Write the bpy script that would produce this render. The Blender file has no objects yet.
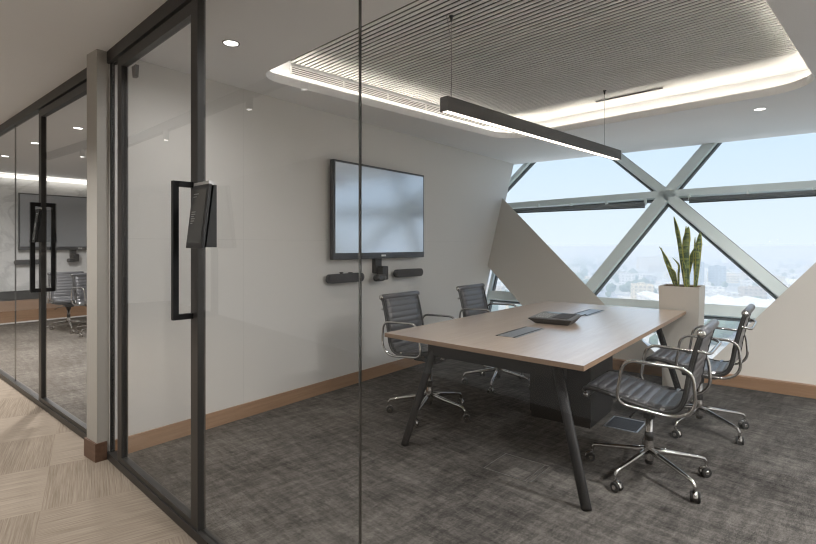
import bpy, bmesh, math, random
from mathutils import Vector, Matrix
PI = math.pi
sc = bpy.context.scene
COL = sc.collection
R = random.Random(7)

# ---------------------------------------------------------------- materials
def new_mat(name):
    m = bpy.data.materials.new(name); m.use_nodes = True
    nt = m.node_tree; nt.nodes.clear()
    out = nt.nodes.new('ShaderNodeOutputMaterial')
    return m, nt, out
def N(nt, t, **kw):
    n = nt.nodes.new(t)
    for k, v in kw.items(): setattr(n, k, v)
    return n
def pbr(name, col, rough=.5, metal=0, noise=0, nscale=8, bump=0, bscale=60, spec=.5, coat=0):
    m, nt, out = new_mat(name)
    b = N(nt, 'ShaderNodeBsdfPrincipled')
    b.inputs['Base Color'].default_value = (*col, 1)
    b.inputs['Roughness'].default_value = rough
    b.inputs['Metallic'].default_value = metal
    b.inputs['Specular IOR Level'].default_value = spec
    b.inputs['Coat Weight'].default_value = coat
    nt.links.new(b.outputs[0], out.inputs[0])
    tc = N(nt, 'ShaderNodeTexCoord')
    if noise:
        n = N(nt, 'ShaderNodeTexNoise'); n.inputs['Scale'].default_value = nscale; n.inputs['Detail'].default_value = 5
        nt.links.new(tc.outputs['Object'], n.inputs['Vector'])
        mx = N(nt, 'ShaderNodeMix', data_type='RGBA')
        mx.inputs[6].default_value = (*[c*(1-noise) for c in col], 1)
        mx.inputs[7].default_value = (*[min(1, c*(1+noise)) for c in col], 1)
        nt.links.new(n.outputs['Fac'], mx.inputs[0]); nt.links.new(mx.outputs[2], b.inputs['Base Color'])
    if bump:
        n = N(nt, 'ShaderNodeTexNoise'); n.inputs['Scale'].default_value = bscale; n.inputs['Detail'].default_value = 4
        nt.links.new(tc.outputs['Object'], n.inputs['Vector'])
        bp = N(nt, 'ShaderNodeBump'); bp.inputs['Strength'].default_value = bump; bp.inputs['Distance'].default_value = .005
        nt.links.new(n.outputs['Fac'], bp.inputs['Height']); nt.links.new(bp.outputs[0], b.inputs['Normal'])
    return m
def emit(name, col, s):
    m, nt, out = new_mat(name)
    e = N(nt, 'ShaderNodeEmission'); e.inputs[0].default_value = (*col, 1); e.inputs[1].default_value = s
    nt.links.new(e.outputs[0], out.inputs[0]); return m
def glass(name, tint, f0=.045, power=4.2, fmax=.75):
    # clear pane: straight-through transmission plus Schlick reflection on its outer faces
    m, nt, out = new_mat(name)
    tr = N(nt, 'ShaderNodeBsdfTransparent'); tr.inputs[0].default_value = (*tint, 1)
    gl = N(nt, 'ShaderNodeBsdfGlossy'); gl.inputs['Roughness'].default_value = 0.0
    lw = N(nt, 'ShaderNodeLayerWeight'); lw.inputs['Blend'].default_value = .5
    pw = N(nt, 'ShaderNodeMath', operation='POWER'); pw.inputs[1].default_value = power
    nt.links.new(lw.outputs['Facing'], pw.inputs[0])
    ml = N(nt, 'ShaderNodeMath', operation='MULTIPLY_ADD'); ml.inputs[1].default_value = fmax; ml.inputs[2].default_value = f0
    nt.links.new(pw.outputs[0], ml.inputs[0])
    ge = N(nt, 'ShaderNodeNewGeometry')
    inv = N(nt, 'ShaderNodeMath', operation='SUBTRACT'); inv.inputs[0].default_value = 1
    nt.links.new(ge.outputs['Backfacing'], inv.inputs[1])
    m2 = N(nt, 'ShaderNodeMath', operation='MULTIPLY')
    nt.links.new(ml.outputs[0], m2.inputs[0]); nt.links.new(inv.outputs[0], m2.inputs[1])
    mx = N(nt, 'ShaderNodeMixShader')
    nt.links.new(m2.outputs[0], mx.inputs[0]); nt.links.new(tr.outputs[0], mx.inputs[1]); nt.links.new(gl.outputs[0], mx.inputs[2])
    nt.links.new(mx.outputs[0], out.inputs[0]); return m

def math_n(nt, op, a, b=None, c=None):
    n = N(nt, 'ShaderNodeMath', operation=op)
    for i, v in enumerate((a, b, c)):
        if v is None: continue
        if isinstance(v, (int, float)): n.inputs[i].default_value = v
        else: nt.links.new(v, n.inputs[i])
    return n.outputs[0]

def carpet_room():
    m, nt, out = new_mat('room_carpet')
    b = N(nt, 'ShaderNodeBsdfPrincipled'); b.inputs['Roughness'].default_value = .95; b.inputs['Specular IOR Level'].default_value = .1
    nt.links.new(b.outputs[0], out.inputs[0])
    tc = N(nt, 'ShaderNodeTexCoord')
    mp = N(nt, 'ShaderNodeMapping'); mp.inputs['Rotation'].default_value = (0, 0, math.radians(7.2)); nt.links.new(tc.outputs['Object'], mp.inputs[0])
    sp = N(nt, 'ShaderNodeSeparateXYZ'); nt.links.new(mp.outputs[0], sp.inputs[0])
    def noise(scale, sx, sy, det=4, rough=.6):
        m2 = N(nt, 'ShaderNodeMapping'); m2.inputs['Scale'].default_value = (sx, sy, 1); nt.links.new(mp.outputs[0], m2.inputs[0])
        n = N(nt, 'ShaderNodeTexNoise'); n.inputs['Scale'].default_value = scale; n.inputs['Detail'].default_value = det; n.inputs['Roughness'].default_value = rough
        nt.links.new(m2.outputs[0], n.inputs['Vector']); return n.outputs['Fac']
    a = noise(5, .8, 4, 8, .85); c = noise(5, 4, .8, 8, .85); big = noise(1.3, 1, 1, 3)
    # 0.5 m tiles, laid quarter turned
    ck = N(nt, 'ShaderNodeTexChecker'); ck.inputs['Scale'].default_value = 2; ck.inputs[1].default_value = (1,1,1,1); ck.inputs[2].default_value = (0,0,0,1)
    nt.links.new(mp.outputs[0], ck.inputs['Vector'])
    mx = N(nt, 'ShaderNodeMix', data_type='FLOAT'); mx.inputs[0].default_value = .5; nt.links.new(a, mx.inputs[2]); nt.links.new(c, mx.inputs[3])
    fa = noise(45, 1, 5, 3, .8); fb = noise(45, 5, 1, 3, .8)
    fm = N(nt, 'ShaderNodeMix', data_type='FLOAT'); nt.links.new(ck.outputs['Fac'], fm.inputs[0]); nt.links.new(fa, fm.inputs[2]); nt.links.new(fb, fm.inputs[3])
    v = math_n(nt, 'MULTIPLY_ADD', math_n(nt, 'SUBTRACT', mx.outputs[0], .5), 1.15, .32)
    v = math_n(nt, 'MULTIPLY_ADD', big, .30, v)
    v = math_n(nt, 'MULTIPLY_ADD', fm.outputs[0], .35, v)
    rp = N(nt, 'ShaderNodeValToRGB'); nt.links.new(v, rp.inputs[0])
    e = rp.color_ramp.elements; e[0].position = .50; e[0].color = (.020, .019, .0185, 1); e[1].position = .82; e[1].color = (.20, .185, .168, 1)
    x = rp.color_ramp.elements.new(.64); x.color = (.078, .073, .068, 1)
    nt.links.new(rp.outputs[0], b.inputs['Base Color'])
    bp = N(nt, 'ShaderNodeBump'); bp.inputs['Strength'].default_value = .5; bp.inputs['Distance'].default_value = .004
    nt.links.new(fm.outputs[0], bp.inputs['Height']); nt.links.new(bp.outputs[0], b.inputs['Normal'])
    return m

def carpet_hall():
    m, nt, out = new_mat('corridor_carpet')
    b = N(nt, 'ShaderNodeBsdfPrincipled'); b.inputs['Roughness'].default_value = .95; b.inputs['Specular IOR Level'].default_value = .1
    nt.links.new(b.outputs[0], out.inputs[0])
    tc = N(nt, 'ShaderNodeTexCoord')
    mp = N(nt, 'ShaderNodeMapping'); mp.inputs['Rotation'].default_value = (0, 0, math.radians(20)); mp.inputs['Location'].default_value = (.1, .22, 0)
    nt.links.new(tc.outputs['Object'], mp.inputs[0])
    ck = N(nt, 'ShaderNodeTexChecker'); ck.inputs['Scale'].default_value = 1/.62; ck.inputs[1].default_value = (1,1,1,1); ck.inputs[2].default_value = (0,0,0,1)
    nt.links.new(mp.outputs[0], ck.inputs['Vector'])
    def noise(scale, sx, sy, det=3, rough=.7):
        m2 = N(nt, 'ShaderNodeMapping'); m2.inputs['Scale'].default_value = (sx, sy, 1); nt.links.new(mp.outputs[0], m2.inputs[0])
        n = N(nt, 'ShaderNodeTexNoise'); n.inputs['Scale'].default_value = scale; n.inputs['Detail'].default_value = det; n.inputs['Roughness'].default_value = rough
        nt.links.new(m2.outputs[0], n.inputs['Vector']); return n.outputs['Fac']
    a = noise(13, .25, 11); c = noise(13, 11, .25)
    mx = N(nt, 'ShaderNodeMix', data_type='FLOAT'); nt.links.new(ck.outputs['Fac'], mx.inputs[0]); nt.links.new(a, mx.inputs[2]); nt.links.new(c, mx.inputs[3])
    # tone per tile
    m3 = N(nt, 'ShaderNodeMapping'); m3.inputs['Scale'].default_value = (1/.62, 1/.62, 1); nt.links.new(mp.outputs[0], m3.inputs[0])
    fl = N(nt, 'ShaderNodeVectorMath', operation='FLOOR'); nt.links.new(m3.outputs[0], fl.inputs[0])
    wn = N(nt, 'ShaderNodeTexWhiteNoise'); nt.links.new(fl.outputs[0], wn.inputs['Vector'])
    v = math_n(nt, 'MULTIPLY_ADD', wn.outputs['Value'], .10, mx.outputs[0])
    v = math_n(nt, 'MULTIPLY_ADD', ck.outputs['Fac'], .05, v)
    rp = N(nt, 'ShaderNodeValToRGB'); nt.links.new(v, rp.inputs[0])
    e = rp.color_ramp.elements; e[0].position = .36; e[0].color = (.20, .16, .122, 1); e[1].position = .80; e[1].color = (.35, .295, .24, 1)
    nt.links.new(rp.outputs[0], b.inputs['Base Color'])
    bp = N(nt, 'ShaderNodeBump'); bp.inputs['Strength'].default_value = .4; bp.inputs['Distance'].default_value = .003
    nt.links.new(mx.outputs[0], bp.inputs['Height']); nt.links.new(bp.outputs[0], b.inputs['Normal'])
    return m

def wood(name, c1, c2, axis='Y', scale=1.0, rough=.45, spec=.4, coat=0):
    m, nt, out = new_mat(name)
    b = N(nt, 'ShaderNodeBsdfPrincipled'); b.inputs['Roughness'].default_value = rough; b.inputs['Specular IOR Level'].default_value = spec
    nt.links.new(b.outputs[0], out.inputs[0])
    tc = N(nt, 'ShaderNodeTexCoord'); mp = N(nt, 'ShaderNodeMapping')
    s = {'X': (1.2, 22, 22), 'Y': (22, 1.2, 22), 'Z': (22, 22, 1.2)}[axis]
    mp.inputs['Scale'].default_value = [k*scale for k in s]
    nt.links.new(tc.outputs['Object'], mp.inputs[0])
    n = N(nt, 'ShaderNodeTexNoise'); n.inputs['Scale'].default_value = 1.6; n.inputs['Detail'].default_value = 6; n.inputs['Roughness'].default_value = .65
    nt.links.new(mp.outputs[0], n.inputs['Vector'])
    rp = N(nt, 'ShaderNodeValToRGB'); nt.links.new(n.outputs['Fac'], rp.inputs[0])
    e = rp.color_ramp.elements; e[0].position = .3; e[0].color = (*c1, 1); e[1].position = .7; e[1].color = (*c2, 1)
    b.inputs['Coat Weight'].default_value = coat; b.inputs['Coat Roughness'].default_value = .22; b.inputs['Coat IOR'].default_value = 2.1
    nt.links.new(rp.outputs[0], b.inputs['Base Color']); return m

def wall_panel_mat(name, col, w=1.2, h=.62, seam=.004, axis='Y', rough=.5, vein=0):
    m, nt, out = new_mat(name)
    b = N(nt, 'ShaderNodeBsdfPrincipled'); b.inputs['Roughness'].default_value = rough; b.inputs['Specular IOR Level'].default_value = .3
    nt.links.new(b.outputs[0], out.inputs[0])
    ge = N(nt, 'ShaderNodeTexCoord'); sp = N(nt, 'ShaderNodeSeparateXYZ'); nt.links.new(ge.outputs['Object'], sp.inputs[0])
    def line(src, p):
        q = math_n(nt, 'FRACT', math_n(nt, 'DIVIDE', src, p)); return math_n(nt, 'LESS_THAN', q, seam/p)
    l = math_n(nt, 'MAXIMUM', line(sp.outputs[axis], w), line(sp.outputs['Z'], h))
    n = N(nt, 'ShaderNodeTexNoise'); n.inputs['Scale'].default_value = 1.5 if not vein else 1.1; n.inputs['Detail'].default_value = 6 if not vein else 9
    nt.links.new(ge.outputs['Object'], n.inputs['Vector'])
    if vein:
        n.inputs['Distortion'].default_value = 2.2
        f = math_n(nt, 'ABSOLUTE', math_n(nt, 'SUBTRACT', n.outputs['Fac'], .5)); f = math_n(nt, 'MINIMUM', math_n(nt, 'MULTIPLY', f, 14), 1)
        c0 = tuple(c*(1-vein) for c in col)
    else:
        f = n.outputs['Fac']; c0 = tuple(c*.96 for c in col)
    mx = N(nt, 'ShaderNodeMix', data_type='RGBA'); mx.inputs[6].default_value = (*c0, 1); mx.inputs[7].default_value = (*col, 1)
    nt.links.new(f, mx.inputs[0])
    m2 = N(nt, 'ShaderNodeMix', data_type='RGBA'); nt.links.new(l, m2.inputs[0]); nt.links.new(mx.outputs[2], m2.inputs[6]); m2.inputs[7].default_value = (*[c*.88 for c in col], 1)
    nt.links.new(m2.outputs[2], b.inputs['Base Color']); return m

M = dict(
    hallcarpet=carpet_hall(), carpet=carpet_room(),
    tvwall=wall_panel_mat('tv_wall_paint', (.70, .685, .655), 2.35, 1.4),
    marble=wall_panel_mat('marble_tile', (.74, .74, .73), 1.6, .72, vein=.25),
    wallwhite=pbr('white_paint', (.76, .75, .73), .6, noise=.02, nscale=3),
    clad=pbr('cladding_paint', (.55, .52, .475), .5, noise=.02, nscale=2),
    ceil=pbr('ceiling_paint', (.88, .885, .895), .75, noise=.02, nscale=2),
    slat=pbr('slat_paint', (.80, .80, .79), .6), slatshade=pbr('slat_gap_shade', (.10, .10, .095), .8),
    pillar=pbr('pillar_paint', (.44, .42, .385), .55, noise=.02),
    basewood=wood('baseboard_oak', (.285, .165, .095), (.37, .225, .135), 'Y'),
    basewoodx=wood('baseboard_oak_x', (.285, .165, .095), (.37, .225, .135), 'X'),
    basedark=wood('baseboard_walnut', (.11, .062, .04), (.16, .092, .06), 'X'),
    tabletop=wood('table_oak', (.46, .345, .262), (.58, .45, .35), 'Y', rough=.30, spec=.9, coat=1),
    tableedge=pbr('table_edge', (.27, .18, .12), .5, noise=.1, nscale=30),
    black=pbr('black_powder_coat', (.013, .013, .014), .55, spec=.25),
    frame=pbr('bronze_black_frame', (.028, .026, .024), .38, noise=.1),
    blackplastic=pbr('black_plastic', (.02, .02, .021), .45), darkgrey=pbr('dark_grey_cloth', (.045, .046, .05), .9, bump=.3, bscale=500),
    leather=pbr('black_leather', (.070, .071, .078), .30, noise=.15, nscale=40, bump=.25, bscale=180, spec=.6),
    chrome=pbr('polished_aluminium', (.62, .61, .60), .14, 1, noise=.03, nscale=20),
    raildark=pbr('dark_rail_metal', (.10, .10, .10), .3, .8), rubber=pbr('black_rubber', (.02, .02, .02), .6), capwhite=pbr('screw_cap', (.8, .8, .78), .4),
    mullion=pbr('mullion_paint', (.76, .85, .85), .4, noise=.03), mullgasket=pbr('mullion_gasket', (.07, .085, .09), .5),
    blind=pbr('blind_cassette', (.16, .18, .19), .5), planter=pbr('planter_stone', (.55, .52, .47), .55, noise=.03, nscale=30),
    soil=pbr('soil', (.12, .065, .035), .95, noise=.5, nscale=60, bump=1, bscale=80),
    pendant=pbr('pendant_anodised', (.055, .052, .05), .5), screenframe=pbr('screen_bezel', (.03, .033, .04), .3),
    cable=pbr('steel_cable', (.25, .25, .25), .3, .8), led=emit('cove_led', (1.0, .91, .78), 17), pend_led=emit('pendant_diffuser', (1.0, .90, .76), 4.5),
    down=emit('downlight_lens', (1, .96, .9), 7), silver=pbr('silver_plate', (.6, .6, .6), .35, .9), white=pbr('white_plastic', (.75, .75, .74), .4),
    phonetop=pbr('phone_key_panel', (.10, .10, .10), .5), phonekeys=pbr('phone_keys', (.36, .36, .35), .5), phonescreen=pbr('phone_display', (.28, .31, .31), .2),
    tray=pbr('socket_lid', (.30, .32, .34), .3, .6), traydark=pbr('socket_slot', (.012, .012, .014), .5),
    glass=glass('clear_pane', (.985, .985, .98)), winglass=glass('window_pane', (.985, .99, .99), .001, 4.5, .3),
    silicone=pbr('silicone_joint', (.16, .16, .16), .25, .6), steelline=pbr('steel_line', (.30, .29, .27), .4, .7),
)
def leaf_mat():
    m, nt, out = new_mat('snake_leaf')
    b = N(nt, 'ShaderNodeBsdfPrincipled'); b.inputs['Roughness'].default_value = .4
    nt.links.new(b.outputs[0], out.inputs[0])
    uv = N(nt, 'ShaderNodeUVMap'); sp = N(nt, 'ShaderNodeSeparateXYZ'); nt.links.new(uv.outputs[0], sp.inputs[0])
    e = math_n(nt, 'ABSOLUTE', math_n(nt, 'SUBTRACT', sp.outputs['X'], .5)); e = math_n(nt, 'GREATER_THAN', e, .36)
    tc = N(nt, 'ShaderNodeTexCoord'); mp = N(nt, 'ShaderNodeMapping'); mp.inputs['Scale'].default_value = (8, 8, 45); nt.links.new(tc.outputs['Object'], mp.inputs[0])
    n = N(nt, 'ShaderNodeTexNoise'); n.inputs['Scale'].default_value = 1; n.inputs['Detail'].default_value = 3; nt.links.new(mp.outputs[0], n.inputs['Vector'])
    rp = N(nt, 'ShaderNodeValToRGB'); nt.links.new(n.outputs['Fac'], rp.inputs[0])
    el = rp.color_ramp.elements; el[0].position = .42; el[0].color = (.045, .085, .040, 1); el[1].position = .6; el[1].color = (.22, .28, .09, 1)
    mx = N(nt, 'ShaderNodeMix', data_type='RGBA'); nt.links.new(e, mx.inputs[0]); nt.links.new(rp.outputs[0], mx.inputs[6]); mx.inputs[7].default_value = (.36, .36, .08, 1)
    nt.links.new(mx.outputs[2], b.inputs['Base Color']); return m
M['leaf'] = leaf_mat()
def screen_mat():
    # dark glossy panel with a matt anti-glare face that mirrors the bright windows softly
    m, nt, out = new_mat('display_panel')
    b = N(nt, 'ShaderNodeBsdfPrincipled'); b.inputs['Base Color'].default_value = (.62, .66, .72, 1); b.inputs['Roughness'].default_value = .16
    b.inputs['Specular IOR Level'].default_value = 1.0; b.inputs['Metallic'].default_value = .75
    nt.links.new(b.outputs[0], out.inputs[0]); return m
M['screen'] = screen_mat()

# ---------------------------------------------------------------- mesh helpers
def box(bm, x0, y0, z0, x1, y1, z1, mi=0, bev=0):
    vs = [bm.verts.new(p) for p in ((x0,y0,z0),(x1,y0,z0),(x1,y1,z0),(x0,y1,z0),(x0,y0,z1),(x1,y0,z1),(x1,y1,z1),(x0,y1,z1))]
    fs = [bm.faces.new([vs[i] for i in f]) for f in ((0,3,2,1),(4,5,6,7),(0,1,5,4),(1,2,6,5),(2,3,7,6),(3,0,4,7))]
    for f in fs: f.material_index = mi
    if bev:
        es = list({e for f in fs for e in f.edges})
        r = bmesh.ops.bevel(bm, geom=es, offset=bev, segments=2, affect='EDGES', profile=.5)
        for f in r['faces']: f.material_index = mi
    return vs
def obox(bm, c, u, v, w, hu, hv, hw, mi=0):
    """oriented box: centre c, unit axes u v w, half sizes"""
    c, u, v, w = map(Vector, (c, u, v, w))
    P = []
    for sw in (-1, 1):
        for su, sv in ((-1,-1),(1,-1),(1,1),(-1,1)):
            P.append(bm.verts.new(c + u*hu*su + v*hv*sv + w*hw*sw))
    for f in ((0,3,2,1),(4,5,6,7),(0,1,5,4),(1,2,6,5),(2,3,7,6),(3,0,4,7)):
        bm.faces.new([P[i] for i in f]).material_index = mi
def prism(bm, pts, ext, mi=0):
    """closed polygon pts (3d) extruded by vector ext"""
    ext = Vector(ext); a = [bm.verts.new(p) for p in pts]; b = [bm.verts.new(Vector(p)+ext) for p in pts]; n = len(a)
    bm.faces.new(a).material_index = mi; bm.faces.new(b[::-1]).material_index = mi
    for i in range(n): bm.faces.new((a[i], b[i], b[(i+1) % n], a[(i+1) % n])).material_index = mi
def smooth_path(pts, n=6, closed=False):
    pts = [Vector(p) for p in pts]; out = []; m = len(pts)
    rng = range(m if closed else m-1)
    for i in rng:
        p0 = pts[(i-1) % m] if closed or i > 0 else pts[0]; p1 = pts[i]; p2 = pts[(i+1) % m]; p3 = pts[(i+2) % m] if closed or i+2 < m else pts[-1]
        for k in range(n):
            t = k/n
            out.append(.5*((2*p1)+(-p0+p2)*t+(2*p0-5*p1+4*p2-p3)*t*t+(-p0+3*p1-3*p2+p3)*t*t*t))
    if not closed: out.append(pts[-1])
    return out
def fillet(pts, r, n=5, closed=False):
    pts = [Vector(p) for p in pts]; m = len(pts); out = []
    for i in range(m):
        if not closed and i in (0, m-1): out.append(pts[i]); continue
        p = pts[i]; a = (pts[i-1]-p); b = (pts[(i+1) % m]-p); ra = min(r, a.length*.49); rb = min(r, b.length*.49)
        A = p+a.normalized()*ra; B = p+b.normalized()*rb
        for k in range(n+1):
            t = k/n; out.append(A*(1-t)**2+p*2*t*(1-t)+B*t*t)
    return out
def tube(bm, pts, r, seg=10, closed=False, mi=0, cap=True, flat=None, up=None):
    """sweep; r a number or a list; flat=(ra, rb) gives an elliptical section"""
    pts = [Vector(p) for p in pts]; n = len(pts); rings = []; prev = None
    for i, p in enumerate(pts):
        if closed: t = (pts[(i+1) % n]-pts[i-1]).normalized()
        else: t = (pts[min(i+1, n-1)]-pts[max(i-1, 0)]).normalized()
        if prev is None:
            ref = Vector(up) if up else (Vector((0,0,1)) if abs(t.z) < .9 else Vector((1,0,0)))
            u = (ref - t*ref.dot(t)).normalized()
        else: u = (prev - t*prev.dot(t)).normalized()
        prev = u; v = t.cross(u); rr = r[i] if isinstance(r, (list, tuple)) else r
        ra, rb = (flat if flat else (rr, rr))
        rings.append([bm.verts.new(p + u*ra*math.cos(2*PI*k/seg+PI/seg) + v*rb*math.sin(2*PI*k/seg+PI/seg)) for k in range(seg)])
    m = n if closed else n-1
    for i in range(m):
        a, b = rings[i], rings[(i+1) % n]
        for k in range(seg):
            f = bm.faces.new((a[k], a[(k+1) % seg], b[(k+1) % seg], b[k])); f.material_index = mi; f.smooth = seg > 4
    if cap and not closed:
        bm.faces.new(rings[0][::-1]).material_index = mi; bm.faces.new(rings[-1]).material_index = mi
def lathe(bm, c, prof, seg=20, axis=(0,0,1), mi=0):
    """prof: list of (radius, height) along axis from c"""
    c = Vector(c); q = Vector((0,0,1)).rotation_difference(Vector(axis)); rings = []
    for r, h in prof:
        rings.append([bm.verts.new(c + q @ Vector((max(r, 1e-4)*math.cos(2*PI*k/seg), max(r, 1e-4)*math.sin(2*PI*k/seg), h))) for k in range(seg)])
    for a, b in zip(rings, rings[1:]):
        for k in range(seg):
            f = bm.faces.new((a[k], a[(k+1) % seg], b[(k+1) % seg], b[k])); f.material_index = mi; f.smooth = True
    bm.faces.new(rings[0][::-1]).material_index = mi; bm.faces.new(rings[-1]).material_index = mi
def obj(name, bm, mats, parent=None, loc=None, normals=True):
    me = bpy.data.meshes.new(name)
    if normals: bmesh.ops.recalc_face_normals(bm, faces=bm.faces)
    bm.to_mesh(me); bm.free()
    for m in (mats if isinstance(mats, (list, tuple)) else [mats]): me.materials.append(m)
    o = bpy.data.objects.new(name, me); COL.objects.link(o)
    if parent: o.parent = parent
    if loc: o.location = loc
    return o
def tag(o, label, cat, group=None):
    o['label'] = label; o['category'] = cat
    if group: o['group'] = group
    return o
def thing(name, label, cat, loc=(0,0,0), rz=0, group=None):
    o = bpy.data.objects.new(name, None); COL.objects.link(o); o.empty_display_size = .1
    o.location = loc; o.rotation_euler = (0,0,rz); return tag(o, label, cat, group)
def struct(name, bm, mats, normals=True):
    o = obj(name, bm, mats, normals=normals); o['kind'] = 'structure'; return o
def kids(o): return [c for c in COL.objects if c.parent == o]
def dup(root, loc, rz, label, group=None):
    r = root.copy(); COL.objects.link(r); r.location = loc; r.rotation_euler = (0,0,rz); r['label'] = label
    if group: r['group'] = group
    for ch in kids(root):
        c = ch.copy(); COL.objects.link(c); c.parent = r
        for g in kids(ch):
            d = g.copy(); COL.objects.link(d); d.parent = c
    return r
B = bmesh.new

CZ = 2.59                       # ceiling height
XW = -3.49                      # face of the wall with the display
S, Y0 = .45, 5.77               # the facade leans outward: y = Y0 + S z
def fac(x, z, off=0): return Vector((x, Y0 + S*z + off, z))
FN = Vector((0, 1, -S)).normalized()          # outward normal of the facade
FU = Vector((0, S, 1)).normalized()           # up along the facade

# ---------------------------------------------------------------- setting
GO = Vector((-3.473, 1.386, 0)); g = Vector((.9951, -.0988, 0)); gn = Vector((-.0988, -.9951, 0))   # near partition, gn to the corridor
FO = Vector((-3.66, 1.411, 0)); h = Vector((-.9988, .048, 0)); hn = Vector((-.048, -.9988, 0))       # far partition
def gp(s, d, z): v = GO + g*s + gn*d; v.z = z; return v
def hp(s, d, z): v = FO + h*s + hn*d; v.z = z; return v

bm = B()   # corridor carpet
prism(bm, [(-13,-1.6,-.05), (3.2,-1.6,-.05), (3.2,.70,-.05), gp(0,0,-.05), hp(0,0,-.05), (-13,1.83,-.05)], (0,0,.05)); struct('floor', bm, M['hallcarpet'])
bm = B()
prism(bm, [gp(0,0,-.05), (3.2,.70,-.05), (3.2,6.0,-.05), (-11.6,6.0,-.05), (-11.6,1.76,-.05), hp(0,0,-.05)], (0,0,.05)); struct('floor', bm, M['carpet'])
bm = B(); box(bm, -13, 6.0, -.35, 3.2, 6.15, -.002); struct('floor', bm, M['mullion'])

# ceiling with the rounded coffer
th = math.radians(7.2); xc = Vector((math.cos(th), -math.sin(th), 0)); yc = Vector((math.sin(th), math.cos(th), 0))
def cp(u, v, z): p = xc*u + yc*v; p.z = z; return p
def rrect(u0, v0, u1, v1, r, z, n=10):
    out = []; q = r-.14; R_ = r
    for cx, cy, a0, r in ((u1-R_, v1-R_, 0, R_), (u0+R_, v1-R_, 90, R_), (u0+q, v0+q, 180, q), (u1-R_, v0+R_, 270, R_)):
        for k in range(n+1):
            a = math.radians(a0+90*k/n); out.append(cp(cx+r*math.cos(a), cy+r*math.sin(a), z))
    return out
U0, U1, V0, V1 = -3.43, -.55, 1.825, 5.06
RZ = 2.83
bm = B()
def loop(pts):
    vs = [bm.verts.new(p) for p in pts]; es = [bm.edges.new((vs[i], vs[(i+1) % len(vs)])) for i in range(len(vs))]; return vs, es
inner, ie = loop(rrect(U0, V0, U1, V1, .34, CZ))
outer, oe = loop([Vector(p) for p in ((-13,-1.6,CZ), (3.2,-1.6,CZ), (3.2,7.13,CZ), (-13,7.13,CZ))])
bmesh.ops.triangle_fill(bm, use_beauty=True, edges=ie+oe)
def bridge(a, b):
    for i in range(len(a)): bm.faces.new((a[i], a[(i+1) % len(a)], b[(i+1) % len(a)], b[i]))
l2 = [bm.verts.new(p) for p in rrect(U0, V0, U1, V1, .34, CZ+.065)]
l2b = [bm.verts.new(p) for p in rrect(U0-.02, V0-.02, U1+.02, V1+.02, .35, CZ+.065)]
l3b = [bm.verts.new(p) for p in rrect(U0-.02, V0-.02, U1+.02, V1+.02, .35, CZ+.012)]
l3 = [bm.verts.new(p) for p in rrect(U0-.13, V0-.13, U1+.13, V1+.33, .40, CZ+.012)]
l4 = [bm.verts.new(p) for p in rrect(U0-.13, V0-.13, U1+.13, V1+.33, .40, RZ+.03)]
bridge(inner, l2); bridge(l2, l2b); bridge(l2b, l3b); bridge(l3b, l3); bridge(l3, l4); bm.faces.new(l4)
struct('ceiling', bm, M['ceil'])
bm = B(); box(bm, -13, -1.6, 2.95, 3.2, 7.6, 3.1); struct('ceiling', bm, M['ceil'])           # slab above
# slatted infill: white slats running across, sides and backing painted dark as gap shade
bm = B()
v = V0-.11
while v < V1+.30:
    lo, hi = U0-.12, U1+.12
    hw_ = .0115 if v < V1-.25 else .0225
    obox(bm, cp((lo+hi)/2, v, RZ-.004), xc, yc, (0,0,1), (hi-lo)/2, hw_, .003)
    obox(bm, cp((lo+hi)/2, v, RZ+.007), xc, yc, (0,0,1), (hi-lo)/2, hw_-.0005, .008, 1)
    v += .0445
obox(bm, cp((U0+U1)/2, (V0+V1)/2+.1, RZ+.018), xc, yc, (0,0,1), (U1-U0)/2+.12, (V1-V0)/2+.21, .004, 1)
struct('ceiling_slats', bm, [M['slat'], M['slatshade']])
# linear slots in the smooth far margin
bm = B()
tube(bm, rrect(U0-.07, V0-.07, U1+.07, V1+.07,   .37, CZ+.024), .009, 6, closed=True)
tag(obj('cove_light_strip', bm, M['led']), 'warm glowing light strip hidden on the ledge around the rounded ceiling recess', 'light strip')
# linear air diffuser on the cove wall next to the display wall
t = thing('air_diffuser', 'long white slotted air diffuser in the ceiling recess above the display wall', 'air vent', cp(U0-.122, 2.2, 2.762), 0)
bm = B(); obox(bm, (0,0,0), yc, (0,0,1), xc, 0, 0, 0); bm.clear()
L = 2.62
for zz in (-.032, .032): obox(bm, yc*(L/2)+Vector((0,0,zz)), yc, (0,0,1), xc, L/2, .004, .008)
for e in (0, L): obox(bm, yc*e, yc, (0,0,1), xc, .004, .036, .008)
obj('frame', bm, M['white'], t)
bm = B()
for zz in (-.016, 0, .016): obox(bm, yc*(L/2)+Vector((0,0,zz)), yc, (0,0,1), xc, L/2, .004, .006)
for k in range(1, 5): obox(bm, yc*(L*k/5), yc, (0,0,1), xc, .006, .03, .0065)
obj('louver', bm, M['white'], t)
bm = B(); obox(bm, yc*(L/2)-xc*.001, yc, (0,0,1), xc, L/2, .032, .002); obj('duct_backing', bm, M['traydark'], t)
t = obj('slot_diffuser', B(), M['traydark']); bm = B(); obox(bm, cp(-2.0, 4.98, RZ-.018), xc, yc, (0,0,1), .32, .012, .004); bm.to_mesh(t.data); bm.free()
tag(t, 'thin dark slot vent in the smooth ceiling strip behind the pendant', 'air vent')

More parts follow.
